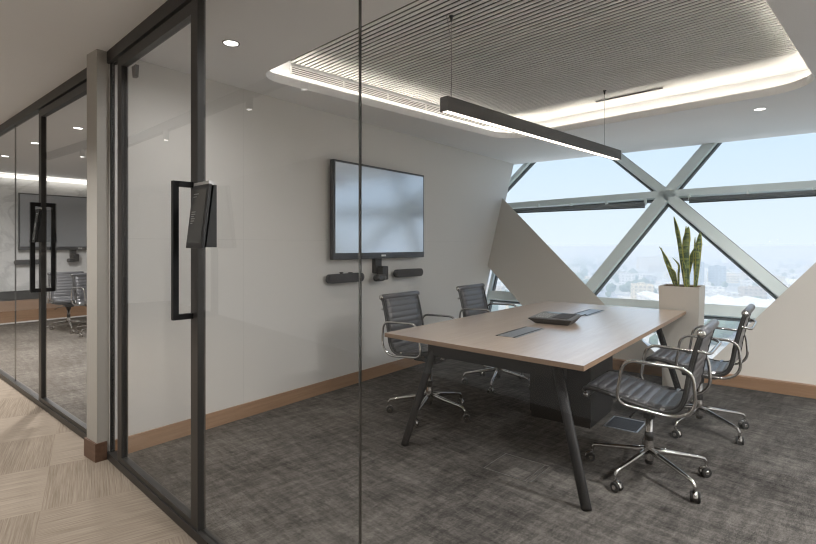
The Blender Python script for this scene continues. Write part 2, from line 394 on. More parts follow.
# walls
bm = B()
prism(bm, [(-3.62,1.40,0), (XW,1.40,0), (XW,Y0+.10,0), (XW,Y0+S*CZ+.13,CZ), (-3.62,Y0+S*CZ+.13,CZ), (-3.62,Y0+.10,0)][:0] or
      [(XW,1.375,0), (XW,Y0+.10,0), (XW,Y0+S*CZ+.12,CZ), (XW,1.375,CZ)], (-.17,0,0)); struct('wall_left', bm, M['tvwall'])
bm = B(); box(bm, -3.66, 1.304, 0, -3.50, 1.374, CZ); struct('pillar', bm, M['pillar'])
bm = B(); prism(bm, [(-3.672,1.292,0), (-3.492,1.292,0), (-3.487,1.358,0), (-3.672,1.380,0)], (0,0,.115)); struct('baseboard_pillar', bm, M['basedark'])
bm = B(); box(bm, XW, 1.40, 0, XW+.014, 5.80, .11); struct('baseboard_left', bm, M['basewood'])
bm = B(); box(bm, XW, Y0-.016, 0, 3.0, Y0+.10, .11); struct('baseboard_window', bm, M['basewoodx'])
bm = B(); prism(bm, [(3.0,.72,0), (3.0,6.0,0), (3.0,7.05,CZ), (3.0,.72,CZ)], (.15,0,0)); struct('wall_right', bm, M['wallwhite'])
bm = B(); box(bm, -13, -1.75, 0, 3.2, -1.6, 3.1); struct('wall_corridor', bm, M['wallwhite'])
bm = B(); box(bm, 3.0, -1.6, 0, 3.15, .72, CZ); struct('wall_corridor_end', bm, M['wallwhite'])
bm = B(); box(bm, -13.15, -1.75, -.05, -13, 7.6, 3.1); struct('wall_far', bm, M['wallwhite'])
bm = B(); box(bm, -13, -1.75, 2.6, 3.2, -1.6, 3.1); bm.clear()
# the next meeting room: back wall, display wall
bm = B(); box(bm, -11.6, 5.9, 0, -3.66, 6.05, CZ); struct('wall_next_room', bm, M['wallwhite'])
bm = B(); box(bm, -11.0, 1.78, 0, -10.85, 5.9, CZ); struct('wall_next_display', bm, M['marble'])
bm = B(); box(bm, -10.85, 1.78, .02, -10.83, 5.9, .40); struct('reflection_band', bm, M['basewood'])  # wood-toned band built in place of a reflection in the glass
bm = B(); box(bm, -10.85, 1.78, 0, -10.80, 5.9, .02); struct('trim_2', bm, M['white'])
bm = B(); box(bm, -10.85, 1.78, .40, -10.82, 3.2, .56); struct('reflection_strip', bm, M['black'])  # black strip modelled after the dark part of that reflection
bm = B(); box(bm, -10.82, 1.9, 2.52, -10.74, 5.8, 2.56); tag(obj('wall_wash_light', bm, emit('wash_led', (1,.95,.88), 2.6)), 'thin bright light line at the ceiling of the neighbouring room', 'light strip')

# ---------------------------------------------------------------- facade: cladding, mullions, panes
def fpoly(name, pts, d0, d1, mat):
    bm = B(); prism(bm, [fac(x, z)+FN*d0 for x, z in pts], FN*(d1-d0)); return struct(name, bm, mat)
fpoly('wall_brace', [(XW+.001, 2.045), (XW+.001, 1.07), (-2.868, .583), (-2.36, .10), (-1.10, .10), (-1.40, .317), (-1.845, .665)], 0, .13, M['clad'])
fpoly('wall_brace', [(.076, 1.195), (-.474, .535), (-.84, .10), (.62, .10), (1.65, 1.195), (3.0, 2.6), (1.62, 2.6)], 0, .13, M['clad'])
def bar(bm, a, b, w, d0, d1, mi=0):
    A, Bq = fac(*a), fac(*b); t = (Bq-A).normalized(); sd = FN.cross(t).normalized()
    c = (A+Bq)/2 + FN*((d0+d1)/2); obox(bm, c, t, sd, FN, (Bq-A).length/2, w/2, (d1-d0)/2, mi)
ST = (-1.345, 2.05)
n_w = [0]
def mull(a, b, w, name='window_frame', d0=.15, d1=.25):
    n_w[0] += 1
    bm = B(); bar(bm, a, b, w, d0, d1, 0)
    bar(bm, a, b, w+.035, d1-.05, d1, 1)
    struct('window_mullion', bm, [M['mullion'], M['mullgasket']])
mull((XW, 2.00), ST, .092); mull(ST, (3.0, 2.085), .092)
mull(ST, (-2.19, 2.80), .10); mull(ST, (-.84, 2.78), .12)
mull(ST, (-2.60, .13), .14); mull(ST, (.55, .25), .12)
mull((-3.68, 2.20), (-3.20, 2.78), .06)
mull((XW, .735), (.9, .735), .12)
mull((XW+.02, .1), (XW+.02, 1.10), .04)
mull((.55, .25), (3.0, 2.4), .12)
bm = B(); prism(bm, [fac(XW, .02)+FN*.19, fac(3.0, .02)+FN*.19, fac(3.0, 2.66)+FN*.19, fac(XW, 2.66)+FN*.19], FN*.012); o = struct('window_1', bm, M['winglass'])
for k, (x0, x1, z0, z1, lab) in enumerate(((-3.42, -1.56, 1.90, 1.90, 'grey roller blind cassette under the window bar beside the display wall'), (-1.08, 2.9, 1.935, 1.975, 'grey roller blind cassette under the window bar right of the mullion star'))):
    t = thing('roller_blind', lab, 'blind', fac(x0, z0)+FN*.10)
    e = fac(x1, z1)-fac(x0, z0)
    bm = B(); tube(bm, [Vector((0,0,0)), e], .026, 12); obj('roller_tube', bm, M['blind'], t)
    n = int(e.length/.62)+1
    for i in range(n+1):
        p = e*(i/n); bm = B(); box(bm, p.x-.01, p.y-.012, p.z+.0, p.x+.01, p.y+.06, p.z+.07); obj('bracket', bm, M['mullion'], t)
    bm = B(); tube(bm, [Vector((0,0,-.035)), e+Vector((0,0,-.035))], .010, 6); obj('bottom_bar', bm, M['mullgasket'], t)

# ---------------------------------------------------------------- glass partitions
def panel(name, P, s0, s1, z0, z1, d0, d1, mats, parent=None, st=False):
    bm = B()
    prism(bm, [P(s0, d0, z0), P(s1, d0, z0), P(s1, d0, z1), P(s0, d0, z1)], P(0, d1, 0)-P(0, d0, 0))
    return struct(name, bm, mats) if st else obj(name, bm, mats, parent)
FT, FB = 2.515, .045
panel('trim_4', gp, -.03, 6.2, FT, CZ, -.027, .027, M['frame'], st=True)     # head track
panel('trim_5', gp, -.03, 6.2, 0, FB, -.027, .027, M['frame'], st=True)      # floor track
panel('trim_6', gp, -.03, .0, FB, FT, -.012, .012, M['frame'], st=True)
panel('window_2', gp, .0, .160, FB, FT, -.004, .004, M['glass'], st=True)
panel('window_3', gp, 1.283, 2.394, FB, FT, -.005, .005, M['glass'], st=True)
panel('window_4', gp, 2.3965, 6.2, FB, FT, -.005, .005, M['glass'], st=True)
panel('trim_7', gp, 2.394, 2.3965, FB, FT, -.005, .005, M['silicone'], st=True)
# door leaf
def door(P, s0, s1, n, sgn=1, rw=.078):
    bm = B()
    a = (min(s0, s1), max(s0, s1))
    fr = [(a[0], a[0]+rw, .012, 2.50), (a[1]-rw, a[1], .012, 2.50), (a[0]+rw, a[1]-rw, .012, .075), (a[0]+rw, a[1]-rw, 2.44, 2.50)]
    for q in fr:
        prism(bm, [P(q[0], -.018, q[2]), P(q[1], -.018, q[2]), P(q[1], -.018, q[3]), P(q[0], -.018, q[3])], P(0, .020, 0)-P(0, -.018, 0))
    d = struct('door_%d' % n, bm, M['frame'])
    panel('glass_pane', P, a[0]+rw, a[1]-rw, .075, 2.44, -.004, .004, M['glass'], d)
    return d
for P in (gp,):
    pass
FTd = 0
d1 = door(gp, .160, 1.283, 1, rw=.072)
def pull(P, s, z0, z1, off, parent, r=.0125, room=False):
    for sg in ((1, -1) if room else (1,)):
        bm = B()
        pts = [P(s, .018*sg, z0), P(s, off*sg, z0), P(s, off*sg, z1), P(s, .018*sg, z1)]
        tr = P(1, 0, 0)-P(0, 0, 0); nn = P(0, 1, 0)-P(0, 0, 0)
        obox(bm, P(s, off*sg, (z0+z1)/2), tr, nn, (0,0,1), r, r, (z1-z0)/2+r)
        for z in (z0, z1): obox(bm, P(s, (off+.018)/2*sg, z), tr, nn, (0,0,1), r, (off-.018)/2, r)
        obj('pull_handle', bm, M['black'], parent)
pull(gp, 1.225, 1.03, 1.64, .098, d1)
# closer hook at the top hinge corner
bm = B(); prism(bm, [gp(.25, -.03, 2.44), gp(.32, -.03, 2.44), gp(.31, -.03, 2.37), gp(.27, -.03, 2.37)], gp(0, .03, 0)-gp(0, .05, 0)); obj('hinge', bm, M['frame'], d1)

def tablet(P, s, z, label):
    t = thing('room_booking_tablet', label, 'tablet', P(s, 0, z))
    o = P(s, 0, z); tr = (P(1, 0, 0)-P(0, 0, 0)).normalized(); nn = (P(0, 1, 0)-P(0, 0, 0)).normalized()
    up = Vector((0, 0, 1))
    tn = (nn + up*.12).normalized(); tu = tr.cross(tn); tu = tu if tu.z > 0 else -tu
    c = nn*.062
    bm = B(); prism(bm, [tr*.080+nn*.018+up*-.135, tr*.080+nn*.065+up*-.135, tr*.080+nn*.030+up*.135, tr*.080+nn*.018+up*.135], tr*-.14); obj('wedge_mount', bm, M['blackplastic'], t)
    bm = B(); obox(bm, c, tr, tu, tn, .080, .140, .006); obj('casing', bm, M['blackplastic'], t)
    sc_ = B(); obox(sc_, c+tn*.0065, tr, tu, tn, .066, .118, .001); so = obj('screen', sc_, pbr('tablet_screen', (.085, .087, .085), .15), t)
    for nm_, ls in (('text_heading', ((.05, .100), (.035, .088))), ('text_list', ((.04, .02), (.04, .010), (.03, 0), (.04, -.010), (.035, -.020), (.02, -.030)))):
        bm = B()
        for w, hgt in ls: obox(bm, c+tn*.0078-tr*(.058-w/2)+tu*hgt, tr, tu, tn, w/2, .0022, .0005)
        obj(nm_, bm, pbr('screen_text', (.24, .25, .24), .5), so)
    bm = B(); obox(bm, c+tu*.146-tn*.004, tr, tu, tn, .074, .007, .010); obj('top_light_bar', bm, M['silver'], t)
    return t
tablet(gp, 1.39, 1.485, 'black room booking tablet on a wedge mount beside the tall pull handle')

# far partition with its own door
panel('trim_8', hp, 0, 8.0, FT, CZ, -.027, .027, M['frame'], st=True)
panel('trim_9', hp, 0, 8.0, 0, FB, -.027, .027, M['frame'], st=True)
d2 = door(hp, .02, 1.47, 2, rw=.075)
panel('window_5', hp, 1.47, 2.35, FB, FT, -.006, .006, M['glass'], st=True)
panel('window_6', hp, 2.354, 8.0, FB, FT, -.006, .006, M['glass'], st=True)
panel('reflection_band0', hp, 2.35, 2.354, FB, FT, -.006, .006, M['silicone'], st=True)
pull(hp, 1.42, .98, 1.70, .075, d2, r=.016, room=True)
tablet(hp, 1.40, 1.52, 'small dark booking tablet on the far glass door beside its pull handle')

# ---------------------------------------------------------------- display and conferencing gear on the wall
def display(loc, w, hgt, label, flip=1):
    t = thing('wall_display', label, 'television', loc)
    bm = B(); box(bm, .0, -.28, -.2, .045, .28, .2); box(bm, .03, -.30, .1, .06, .30, .16); obj('wall_bracket', bm, M['blackplastic'], t)
    bm = B(); box(bm, .045, -w/2, -hgt/2, .095, w/2, hgt/2, bev=.006); obj('casing', bm, M['screenframe'], t)
    bm = B(); box(bm, .094, -w/2+.022, -hgt/2+.062, .098, w/2-.022, hgt/2-.022); obj('screen', bm, M['screen'], t)
    bm = B(); box(bm, .094, -.035, -hgt/2+.022, .0965, .035, -hgt/2+.040); obj('logo_plate', bm, M['white'], t)
    bm = B(); box(bm, .094, .16, -hgt/2+.018, .0965, .42, -hgt/2+.030); obj('port_strip', bm, M['blackplastic'], t)
    bm = B(); box(bm, .094, -.42, -hgt/2+.018, .0965, -.16, -hgt/2+.030); obj('port_strip', bm, M['blackplastic'], t)
    return t
display((XW, 3.93, 1.685), 1.40, .925, 'large wall mounted flat display with thin dark bezel, seen through the near glass')
display((-10.85, 3.72, 1.77), 1.9, 1.0, 'dark wall display in the neighbouring room behind the far glass door')
def capsule(loc, L, label):
    t = thing('wall_speaker', label, 'speaker', loc, group='slim wall speakers')
    bm = B()
    prof = []
    for k in range(13):
        a = PI/2 + PI*k/12; prof.append(Vector((.03, -L/2+.042+.042*math.cos(a), .042*math.sin(a))))
    for k in range(13):
        a = -PI/2 + PI*k/12; prof.append(Vector((.03, L/2-.042+.042*math.cos(a), .042*math.sin(a))))
    prism(bm, prof, (.06, 0, 0)); bmesh.ops.remove_doubles(bm, verts=bm.verts, dist=1e-5)
    bmesh.ops.bevel(bm, geom=[e for e in bm.edges if abs(e.verts[0].co.x-e.verts[1].co.x) < 1e-6], offset=.006, segments=2, affect='EDGES')
    obj('speaker_body', bm, M['darkgrey'], t)
    for y in (-.12, .12): bm = B(); box(bm, 0, y-.02, -.02, .032, y+.02, .02); obj('wall_bracket', bm, M['blackplastic'], t)
    return t
s1 = capsule((XW, 3.42, 1.048), .47, 'slim black wall speaker left of the conference camera, small knob on top')
bm = B(); lathe(bm, (.055,-.05,.040), [(.014,0),(.014,.008),(.020,.012),(.018,.017)], 12); obj('top_knob', bm, M['blackplastic'], s1); bm = B(); lathe(bm, (.055,.07,.040), [(.022,0),(.024,.008),(.016,.012)], 12); obj('top_knob', bm, M['blackplastic'], s1)
capsule((XW, 4.39, 1.055), .47, 'slim black wall speaker right of the conference camera')
def camera_unit(loc, label):
    t = thing('conference_camera', label, 'camera', loc)
    bm = B(); box(bm, 0, -.045, .02, .05, .055, .19, bev=.006); obj('mount_arm', bm, M['blackplastic'], t)
    bm = B(); box(bm, .03, -.01, -.05, .12, .08, .09, bev=.01); obj('base_box', bm, M['blackplastic'], t)
    bm = B(); lathe(bm, (.11,-.11,-.025), [(.02,-.01),(.034,0),(.036,.03),(.036,.10),(.030,.13)], 18, axis=(0,1,0)); obj('camera_head', bm, M['blackplastic'], t)
    bm = B(); lathe(bm, (.125,-.075,-.025), [(.026,0),(.028,.02),(.024,.026),(.016,.024),(.004,.028)], 18, axis=(1,0,0)); obj('lens', bm, M['screenframe'], t); return t
camera_unit((XW, 3.90, 1.055), 'black conference camera hanging under the large wall display between two speakers')
capsule((-10.85, 2.95, 1.06), .47, 'slim black wall speaker under the dark display of the neighbouring room')
camera_unit((-10.85, 3.62, 1.10), 'black conference camera under the dark display of the neighbouring room')

# ---------------------------------------------------------------- pendant, downlights, corridor track
pc = cp(-2.11, 2.41, 2.20)
t = thing('linear_pendant', 'long dark linear pendant lamp with glowing underside hanging over the meeting table', 'lamp', pc, -th)
PL = 2.60
bm = B()
box(bm, -.032, 0, .0, -.027, PL, .092); box(bm, .027, 0, .0, .032, PL, .092); box(bm, -.027, 0, .04, .027, PL, .092); box(bm, -.032, -.004, 0, .032, 0, .092); box(bm, -.032, PL, 0, .032, PL+.004, .092)
obj('housing', bm, M['pendant'], t)
bm = B(); box(bm, -.027, 0, .004, .027, PL, .012); obj('diffuser', bm, M['pend_led'], t)
bm = B(); box(bm, -.024, .02, .075, .024, PL-.02, .080); obj('added_uplight', bm, emit('added_uplight_glow', (1, .97, .93), 24), t)  # glowing strip added as fill for the slats and ceiling
for yy in (.07, 2.30):
    bm = B(); tube(bm, [(0, yy, .09), (0, yy, RZ-2.20)], .0018, 6); cb = obj('suspension_cable', bm, M['cable'], t)
    bm = B(); lathe(bm, (0, yy, RZ-2.20-.045), [(.004,0),(.007,.008),(.009,.03),(.016,.034),(.016,.046)], 12); obj('ceiling_anchor', bm, M['blackplastic'], cb)
    bm = B(); lathe(bm, (0, yy, .09), [(.007,0),(.007,.012),(.003,.018)], 10); obj('cable_grip', bm, M['silver'], cb)
bm = B(); tube(bm, smooth_path([(0,.07,.10), (.004,.055,.14), (.0,.075,.18), (.006,.06,.24), (0,.066,.45), (-.01,.03,RZ-2.2)], 5), .0016, 5); obj('power_cord', bm, M['cable'], t)

def downlight(x, y, label, group=None, power=105, lit=True, z=CZ, spot=176):
    t = thing('downlight', label, 'ceiling light', (x, y, z), group=group)
    bm = B()
    n = 28; r0, r1 = .041, .052
    prof = [(r0, .006), (r0, -.001), (r0+.002, -.004), (r1-.002, -.004), (r1, -.001)]
    rings = [[bm.verts.new((r*math.cos(2*PI*k/n), r*math.sin(2*PI*k/n), zz)) for k in range(n)] for r, zz in prof]
    for a, b in zip(rings, rings[1:]):
        for k in range(n): f = bm.faces.new((a[k], a[(k+1) % n], b[(k+1) % n], b[k])); f.smooth = True
    obj('trim_ring', bm, M['blackplastic'] if x < -2.5 else M['white'], t)
    bm = B(); lathe(bm, (0,0,-.0025), [(.041,0),(.041,.002)], 28); obj('lens', bm, M['down'], t)
    if power:
        l = bpy.data.lights.new('downlight_lamp', 'SPOT'); l.energy = power; l.spot_size = math.radians(spot); l.spot_blend = 1; l.shadow_soft_size = .06; l.color = (1, .985, .97)
        lo = bpy.data.objects.new('downlight_lamp', l); COL.objects.link(lo); lo.parent = t; lo.location = (0,0,-.03)
    return t
GP = 'recessed downlights'
downlight(-2.756, 1.77, 'small round recessed downlight in the near end of the meeting room ceiling', power=26)
downlight(-.328, 5.58, 'small round recessed downlight in the meeting room ceiling close to the windows', power=34)
for k, (x, y) in enumerate(((-.9, 1.45), (.45, 3.0), (1.2, 4.9), (1.7, 2.2), (2.0, 3.0), (-1.9, 5.9))):  # unseen lamps added to brighten the room
    if k == 5: continue
    downlight(x, y, 'unseen fill downlight added in the meeting room ceiling beyond the frame', 'added fill downlights beyond the frame', power=(60, 130, 25, 190, 175, 0)[k])
for x, y, lb in ((-6.025, 2.064, 'downlight in the neighbouring room nearest the pillar'), (-7.319, 2.048, 'downlight in the neighbouring room, middle one of the row'), (-8.714, 2.091, 'downlight in the neighbouring room, farthest of the row')):
    downlight(x, y, 'small round ceiling ' + lb, power=230)
t = thing('ceiling_track', 'dark ceiling light track along the corridor, seen mirrored in the glass', 'light track', (0,0,0))
bm = B(); prism(bm, [gp(-4.5, .95, 2.50), gp(5.6, .95, 2.50), gp(5.6, .95, CZ), gp(-4.5, .95, CZ)], gn*.05); obj('rail', bm, M['black'], t)
for s in (-3.3, -1.66, -.01, .72, 5.3):  # last head is unseen, added to light the corridor
    p = gp(s, .965, 2.47)
    bm = B(); lathe(bm, p+Vector((0,0,-.06)), [(.026,0),(.026,.09),(.018,.1)], 14); sh = obj('spot_head', bm, M['black'], t)
    bm = B(); lathe(bm, p+Vector((0,0,-.064)), [(.022,0),(.022,.003)], 14); obj('lens', bm, M['down'], sh)
    l = bpy.data.lights.new('spot_lamp', 'SPOT'); l.energy = 55; l.spot_size = math.radians(140); l.spot_blend = 1; l.shadow_soft_size = .015; l.color = (1, .975, .94)
    lo = bpy.data.objects.new('spot_lamp', l); COL.objects.link(lo); lo.parent = t; lo.location = p+Vector((0,0,-.09))

# ---------------------------------------------------------------- meeting table
t = thing('meeting_table', 'large oak topped meeting table with splayed black legs and central black box', 'table', (-1.6, 3.97, 0))
T0 = Vector((-1.6, 3.97, 0))
def tp(x, y, z): return Vector((x, y, z))-T0
bm = B()
cr = [(-2.325, 2.70), (-.890, 2.585), (-.880, 5.33), (-2.245, 5.33)]
a = [bm.verts.new(tp(x, y, .745)) for x, y in cr]; b = [bm.verts.new(tp(x, y, .717)) for x, y in cr]
c_ = [bm.verts.new(tp(x+(.03 if x < -1.6 else -.03), y+(.03 if y < 4 else -.03), .712)) for x, y in cr]
bm.faces.new(a); bm.faces.new(c_[::-1]).material_index = 1
for i in range(4):
    bm.faces.new((a[i], b[i], b[(i+1) % 4], a[(i+1) % 4])).material_index = 1
    bm.faces.new((b[i], c_[i], c_[(i+1) % 4], b[(i+1) % 4])).material_index = 1
obj('tabletop', bm, [M['tabletop'], M['tableedge']], t)
for p0, p1 in (((-1.97, 2.83, .712), (-2.150, 2.70, .0)), ((-1.10, 2.74, .712), (-.885, 2.615, .0)), ((-1.12, 5.16, .712), (-.93, 5.27, 0)), ((-2.02, 5.16, .712), (-2.17, 5.27, 0))):
    bm = B(); A_, B_ = tp(*p0), tp(*p1)
    tube(bm, [A_, A_*.02+B_*.98, B_], .03, 14, flat=(.028, .019), up=(1, 0, 0)); obj('leg', bm, M['black'], t)
for y in (2.84, 5.15):
    bm = B()
    pts = [(-2.02, y-.02, .66), (-1.05, y-.09 if y < 4 else y-.02, .66)]
    A_, B_ = tp(*pts[0]), tp(*pts[1]); tube(bm, [A_, B_], .03, 4, flat=(.05*1.3, .02*1.3), up=(0,0,1)); obj('cross_beam', bm, M['black'], t)
for x in (-1.66, -1.36):
    bm = B(); box(bm, *tp(x, 2.85, .655), *tp(x+.06, 5.15, .712)); obj('long_beam', bm, M['black'], t)
bm = B(); box(bm, *tp(-1.73, 3.78, .045), *tp(-1.25, 4.32, .712)); box(bm, *tp(-1.722, 3.788, 0), *tp(-1.258, 4.31, .045)); box(bm, *tp(-1.35, 3.775, .6), *tp(-1.32, 3.781, .68)); ob = obj('pedestal_box', bm, M['black'], t)
for nm, y0, y1, x0, x1, lab in (('socket_box', 3.086, 3.546, -1.656, -1.507, None), ('socket_box', 4.42, 4.90, -1.625, -1.483, None)):
    bm = B(); box(bm, *tp(x0, y0, .7452), *tp(x1, y1, .7475)); s = obj(nm, bm, M['tray'], t)
    bm = B(); box(bm, *tp(x0-.004, y0-.004, .7453), *tp(x0+.012, y1+.004, .7485)); box(bm, *tp(x1-.026, y0, .7453), *tp(x1-.010, y1, .7485)); obj('slot', bm, M['traydark'], s)
# conference phone on the table
t = thing('conference_phone', 'black wedge shaped conference phone lying on the oak meeting table', 'phone', (-1.56, 3.88, .7465), 0)
bm = B()
def frust(bm, base, top, z0, z1, mi=0):
    a = [bm.verts.new((*p, z0)) for p in base]; b = [bm.verts.new((*p, z1 if not callable(z1) else z1(p))) for p in top]
    bm.faces.new(a[::-1]).material_index = mi; bm.faces.new(b).material_index = mi
    for i in range(len(a)): bm.faces.new((a[i], a[(i+1) % len(a)], b[(i+1) % len(a)], b[i])).material_index = mi
zt = lambda p: .046+.02*(p[1]+.15)/.3
base = [(-.12,-.11), (.135,-.09), (.12,.11), (-.12,.11)]; top = [(-.165,-.155), (.175,-.12), (.165,.14), (-.165,.15)]
frust(bm, base, top, .0, lambda p: .040+.02*(p[1]+.15)/.3)
obj('phone_body', bm, M['blackplastic'], t)
bm = B(); fr = [(-.155,-.145), (.165,-.11), (.155,.13), (-.155,.14)]
b1 = [bm.verts.new((x, y, .0405+.02*(y+.15)/.3)) for x, y in fr]; b2 = [bm.verts.new((x*.96, y*.96, .046+.02*(y+.15)/.3)) for x, y in fr]
bm.faces.new(b2)
for i in range(4): bm.faces.new((b1[i], b1[(i+1) % 4], b2[(i+1) % 4], b2[i]))
obj('key_panel', bm, M['phonetop'], t)
bm = B()
for i in range(4):
    for j in range(5):
        x = -.12+i*.03; y = -.10+j*.034; z = .046+.02*(y+.15)/.3; box(bm, x-.010, y-.010, z-.001, x+.010, y+.010, z+.003)
obj('keypad', bm, M['phonekeys'], t)
bm = B(); z = .062; obox(bm, (-.03, .095, .064), (1,0,0), (0,1,.067), (0,-.067,1), .07, .02, .0015); obj('display', bm, M['phonescreen'], t)
bm = B(); obox(bm, (.075, 0, .0575), (1,0,0), (0,1,.067), (0,-.067,1), .06, .10, .002); obj('speaker_grille', bm, M['darkgrey'], t)
bm = B(); tube(bm, smooth_path([(.02,.13,.02), (.03,.24,.006), (-.02,.36,.005), (.03,.46,.006), (.04,.60,.006)], 6), .003, 6); obj('phone_cord', bm, M['rubber'], t)

# floor outlet cover, near the table
t = thing('floor_box', 'carpeted floor socket cover with thin metal edge in front of the table', 'floor socket', (-1.39, 2.855, 0), -.03)
bm = B()
for x0, y0, x1, y1 in ((-.155,-.14,.155,-.134), (-.155,.134,.155,.14), (-.155,-.14,-.149,.14), (.149,-.14,.155,.14), (.118,-.134,.122,.134)): box(bm, x0, y0, 0, x1, y1, .003)
obj('metal_edge', bm, M['steelline'], t)
bm = B(); box(bm, -.149, -.134, .0, .149, .134, .0015); obj('carpet_lid', bm, M['carpet'], t)
t = thing('floor_box', 'metal edged floor socket cover under the table beside the black box', 'floor socket', (-1.08, 4.05, 0), 0)
bm = B()
for x0, y0, x1, y1 in ((-.12,-.14,.12,-.130), (-.12,.130,.12,.14), (-.12,-.14,-.11,.14), (.11,-.14,.12,.14)): box(bm, x0, y0, 0, x1, y1, .004)
obj('metal_edge', bm, M['silver'], t)
bm = B(); box(bm, -.11, -.13, .0, .11, .13, .002); obj('lid', bm, M['traydark'], t)

# ---------------------------------------------------------------- chairs
def make_chair(label):
    t = thing('conference_chair', label, 'chair', (0,0,0), group='black ribbed conference chairs')
    P = [(.290,.482), (.308,.496), (.300,.513), (.265,.521), (.17,.508), (.05,.483), (-.06,.464), (-.14,.462), (-.192,.484), (-.220,.53), (-.234,.59), (-.247,.67), (-.268,.765), (-.290,.85), (-.306,.900)]
    path = smooth_path([Vector((x, 0, z)) for x, z in P], 10)
    # resample evenly
    ds = [0]
    for a, b in zip(path, path[1:]): ds.append(ds[-1]+(b-a).length)
    Lt = ds[-1]
    def at(s):
        s = max(0, min(Lt, s))
        for i in range(1, len(ds)):
            if s <= ds[i]: k = (s-ds[i-1])/(ds[i]-ds[i-1]+1e-9); return path[i-1].lerp(path[i], k)
        return path[-1]
    n = 190; W = .212; pitch = .047
    def panel_mesh(s0, s1):
        bm = B(); top, bot = [], []
        ny = 6; m = int(n*(s1-s0)/Lt)
        for i in range(m+1):
            s = s0+(s1-s0)*i/m; p = at(s); tg = (at(s+.004)-at(s-.004)).normalized(); nr = Vector((-tg.z, 0, tg.x))
            if nr.z < 0 and abs(nr.z) > .3: nr = -nr
            if p.z > .56 and nr.x < 0: nr = -nr
            rib = .0075*abs(math.sin(PI*s/pitch))**.45
            top.append([bm.verts.new(p + nr*(.006+rib*(1-.25*abs(-1+2*j/ny)**4)) + Vector((0, -W+2*W*j/ny, 0))) for j in range(ny+1)])
            bot.append([bm.verts.new(p - nr*(.005+rib*.8) + Vector((0, -W+2*W*j/ny, 0))) for j in range(ny+1)])
        for i in range(m):
            for j in range(ny):
                bm.faces.new((top[i][j], top[i+1][j], top[i+1][j+1], top[i][j+1])).smooth = True
                bm.faces.new((bot[i][j], bot[i][j+1], bot[i+1][j+1], bot[i+1][j])).smooth = True
            bm.faces.new((top[i][0], bot[i][0], bot[i+1][0], top[i+1][0])); bm.faces.new((top[i][ny], top[i+1][ny], bot[i+1][ny], bot[i][ny]))
        for q in (0, m):
            for j in range(ny): bm.faces.new((top[q][j], top[q][j+1], bot[q][j+1], bot[q][j]))
        return bm
    sb = next(ds[i] for i, p in enumerate(path) if p.x < -.19 and p.z > .49)
    obj('seat', panel_mesh(0, sb), M['leather'], t); obj('backrest', panel_mesh(sb+.002, Lt), M['leather'], t)
    ev = [at(Lt*i/70) for i in range(71)]
    for sy in (-1, 1):
        bm = B(); tube(bm, [p+Vector((0, sy*.226, 0)) for p in ev], .01, 8, flat=(.008, .015), up=(0,1,0)); obj('side_rail', bm, M['rubber'], t)
        bm = B(); tube(bm, [p+Vector((0, sy*.240, 0)) for p in ev[2:-1]], .01, 8, flat=(.004, .008), up=(0,1,0)); obj('rail_trim', bm, M['raildark'], t)
    for nm, (x, z), r, rr in (('head_roll', P[-1], .024, 0), ('front_roll', P[0], .017, 0)):
        bm = B(); lathe(bm, (x, -.245, z), [(r*.8,0),(r,.008),(r,.482),(r*.8,.49)], 16, axis=(0,1,0)); ro = obj(nm, bm, M['leather'], t)
        for sy in (-1, 1):
            bm = B(); lathe(bm, (x, sy*.243, z), [(r*.86,0),(r*.84,.006),(r*.35,.007),(r*.3,.009)], 16, axis=(0,sy,0)); obj('end_cap', bm, M['chrome'], ro)
    for sy in (-1, 1):   # polished loop armrests
        y = sy*.262
        pts = [(-.20, y, .445), (-.285, y*.98, .51), (-.268, y, .712), (.075, y*1.02, .722), (.115, y, .470)]
        bm = B(); tube(bm, fillet([Vector(p) for p in pts], .07, 7, closed=True), .0095, 10, closed=True); obj('armrest', bm, M['chrome'], t)
    # U spreader behind the back and the one under the seat
    bm = B(); tube(bm, fillet([Vector(p) for p in ((-.276,-.235,.812), (-.340,-.21,.795), (-.340,.21,.795), (-.276,.235,.812))], .06, 6), .009, 10); obj('back_spreader', bm, M['chrome'], t)
    for x in (.10, -.12):
        bm = B(); tube(bm, fillet([Vector(p) for p in ((x,-.235,.475), (x*.6,-.15,.425), (x*.6,.15,.425), (x,.235,.475))], .05, 5), .01, 8, flat=(.008,.014)); obj('seat_spreader', bm, M['chrome'], t)
    bm = B(); box(bm, -.12, -.06, .385, .11, .06, .425, bev=.012); lathe(bm, (0,0,.34), [(.03,0),(.036,.05)], 16)
    mech = obj('tilt_mechanism', bm, M['rubber'], t)
    for pl in ([(.04,.05,.40), (.05,.17,.395), (.055,.20,.385)], [(.04,-.05,.40), (.07,-.16,.38), (.09,-.19,.36)]): bm = B(); tube(bm, pl, .006, 8); obj('lever', bm, M['rubber'], mech)
    bm = B(); lathe(bm, (0,0,.09), [(.024,0),(.027,.02),(.027,.10),(.021,.125),(.021,.31)], 18); obj('column', bm, M['chrome'], t)
    bm = B(); lathe(bm, (0,0,.07), [(.02,0),(.024,.01),(.024,.05)], 16); obj('column_sleeve', bm, M['rubber'], t)
    bm = B(); lathe(bm, (0,0,.212), [(.024,0),(.024,.05)], 16); obj('column_sleeve', bm, M['rubber'], t)
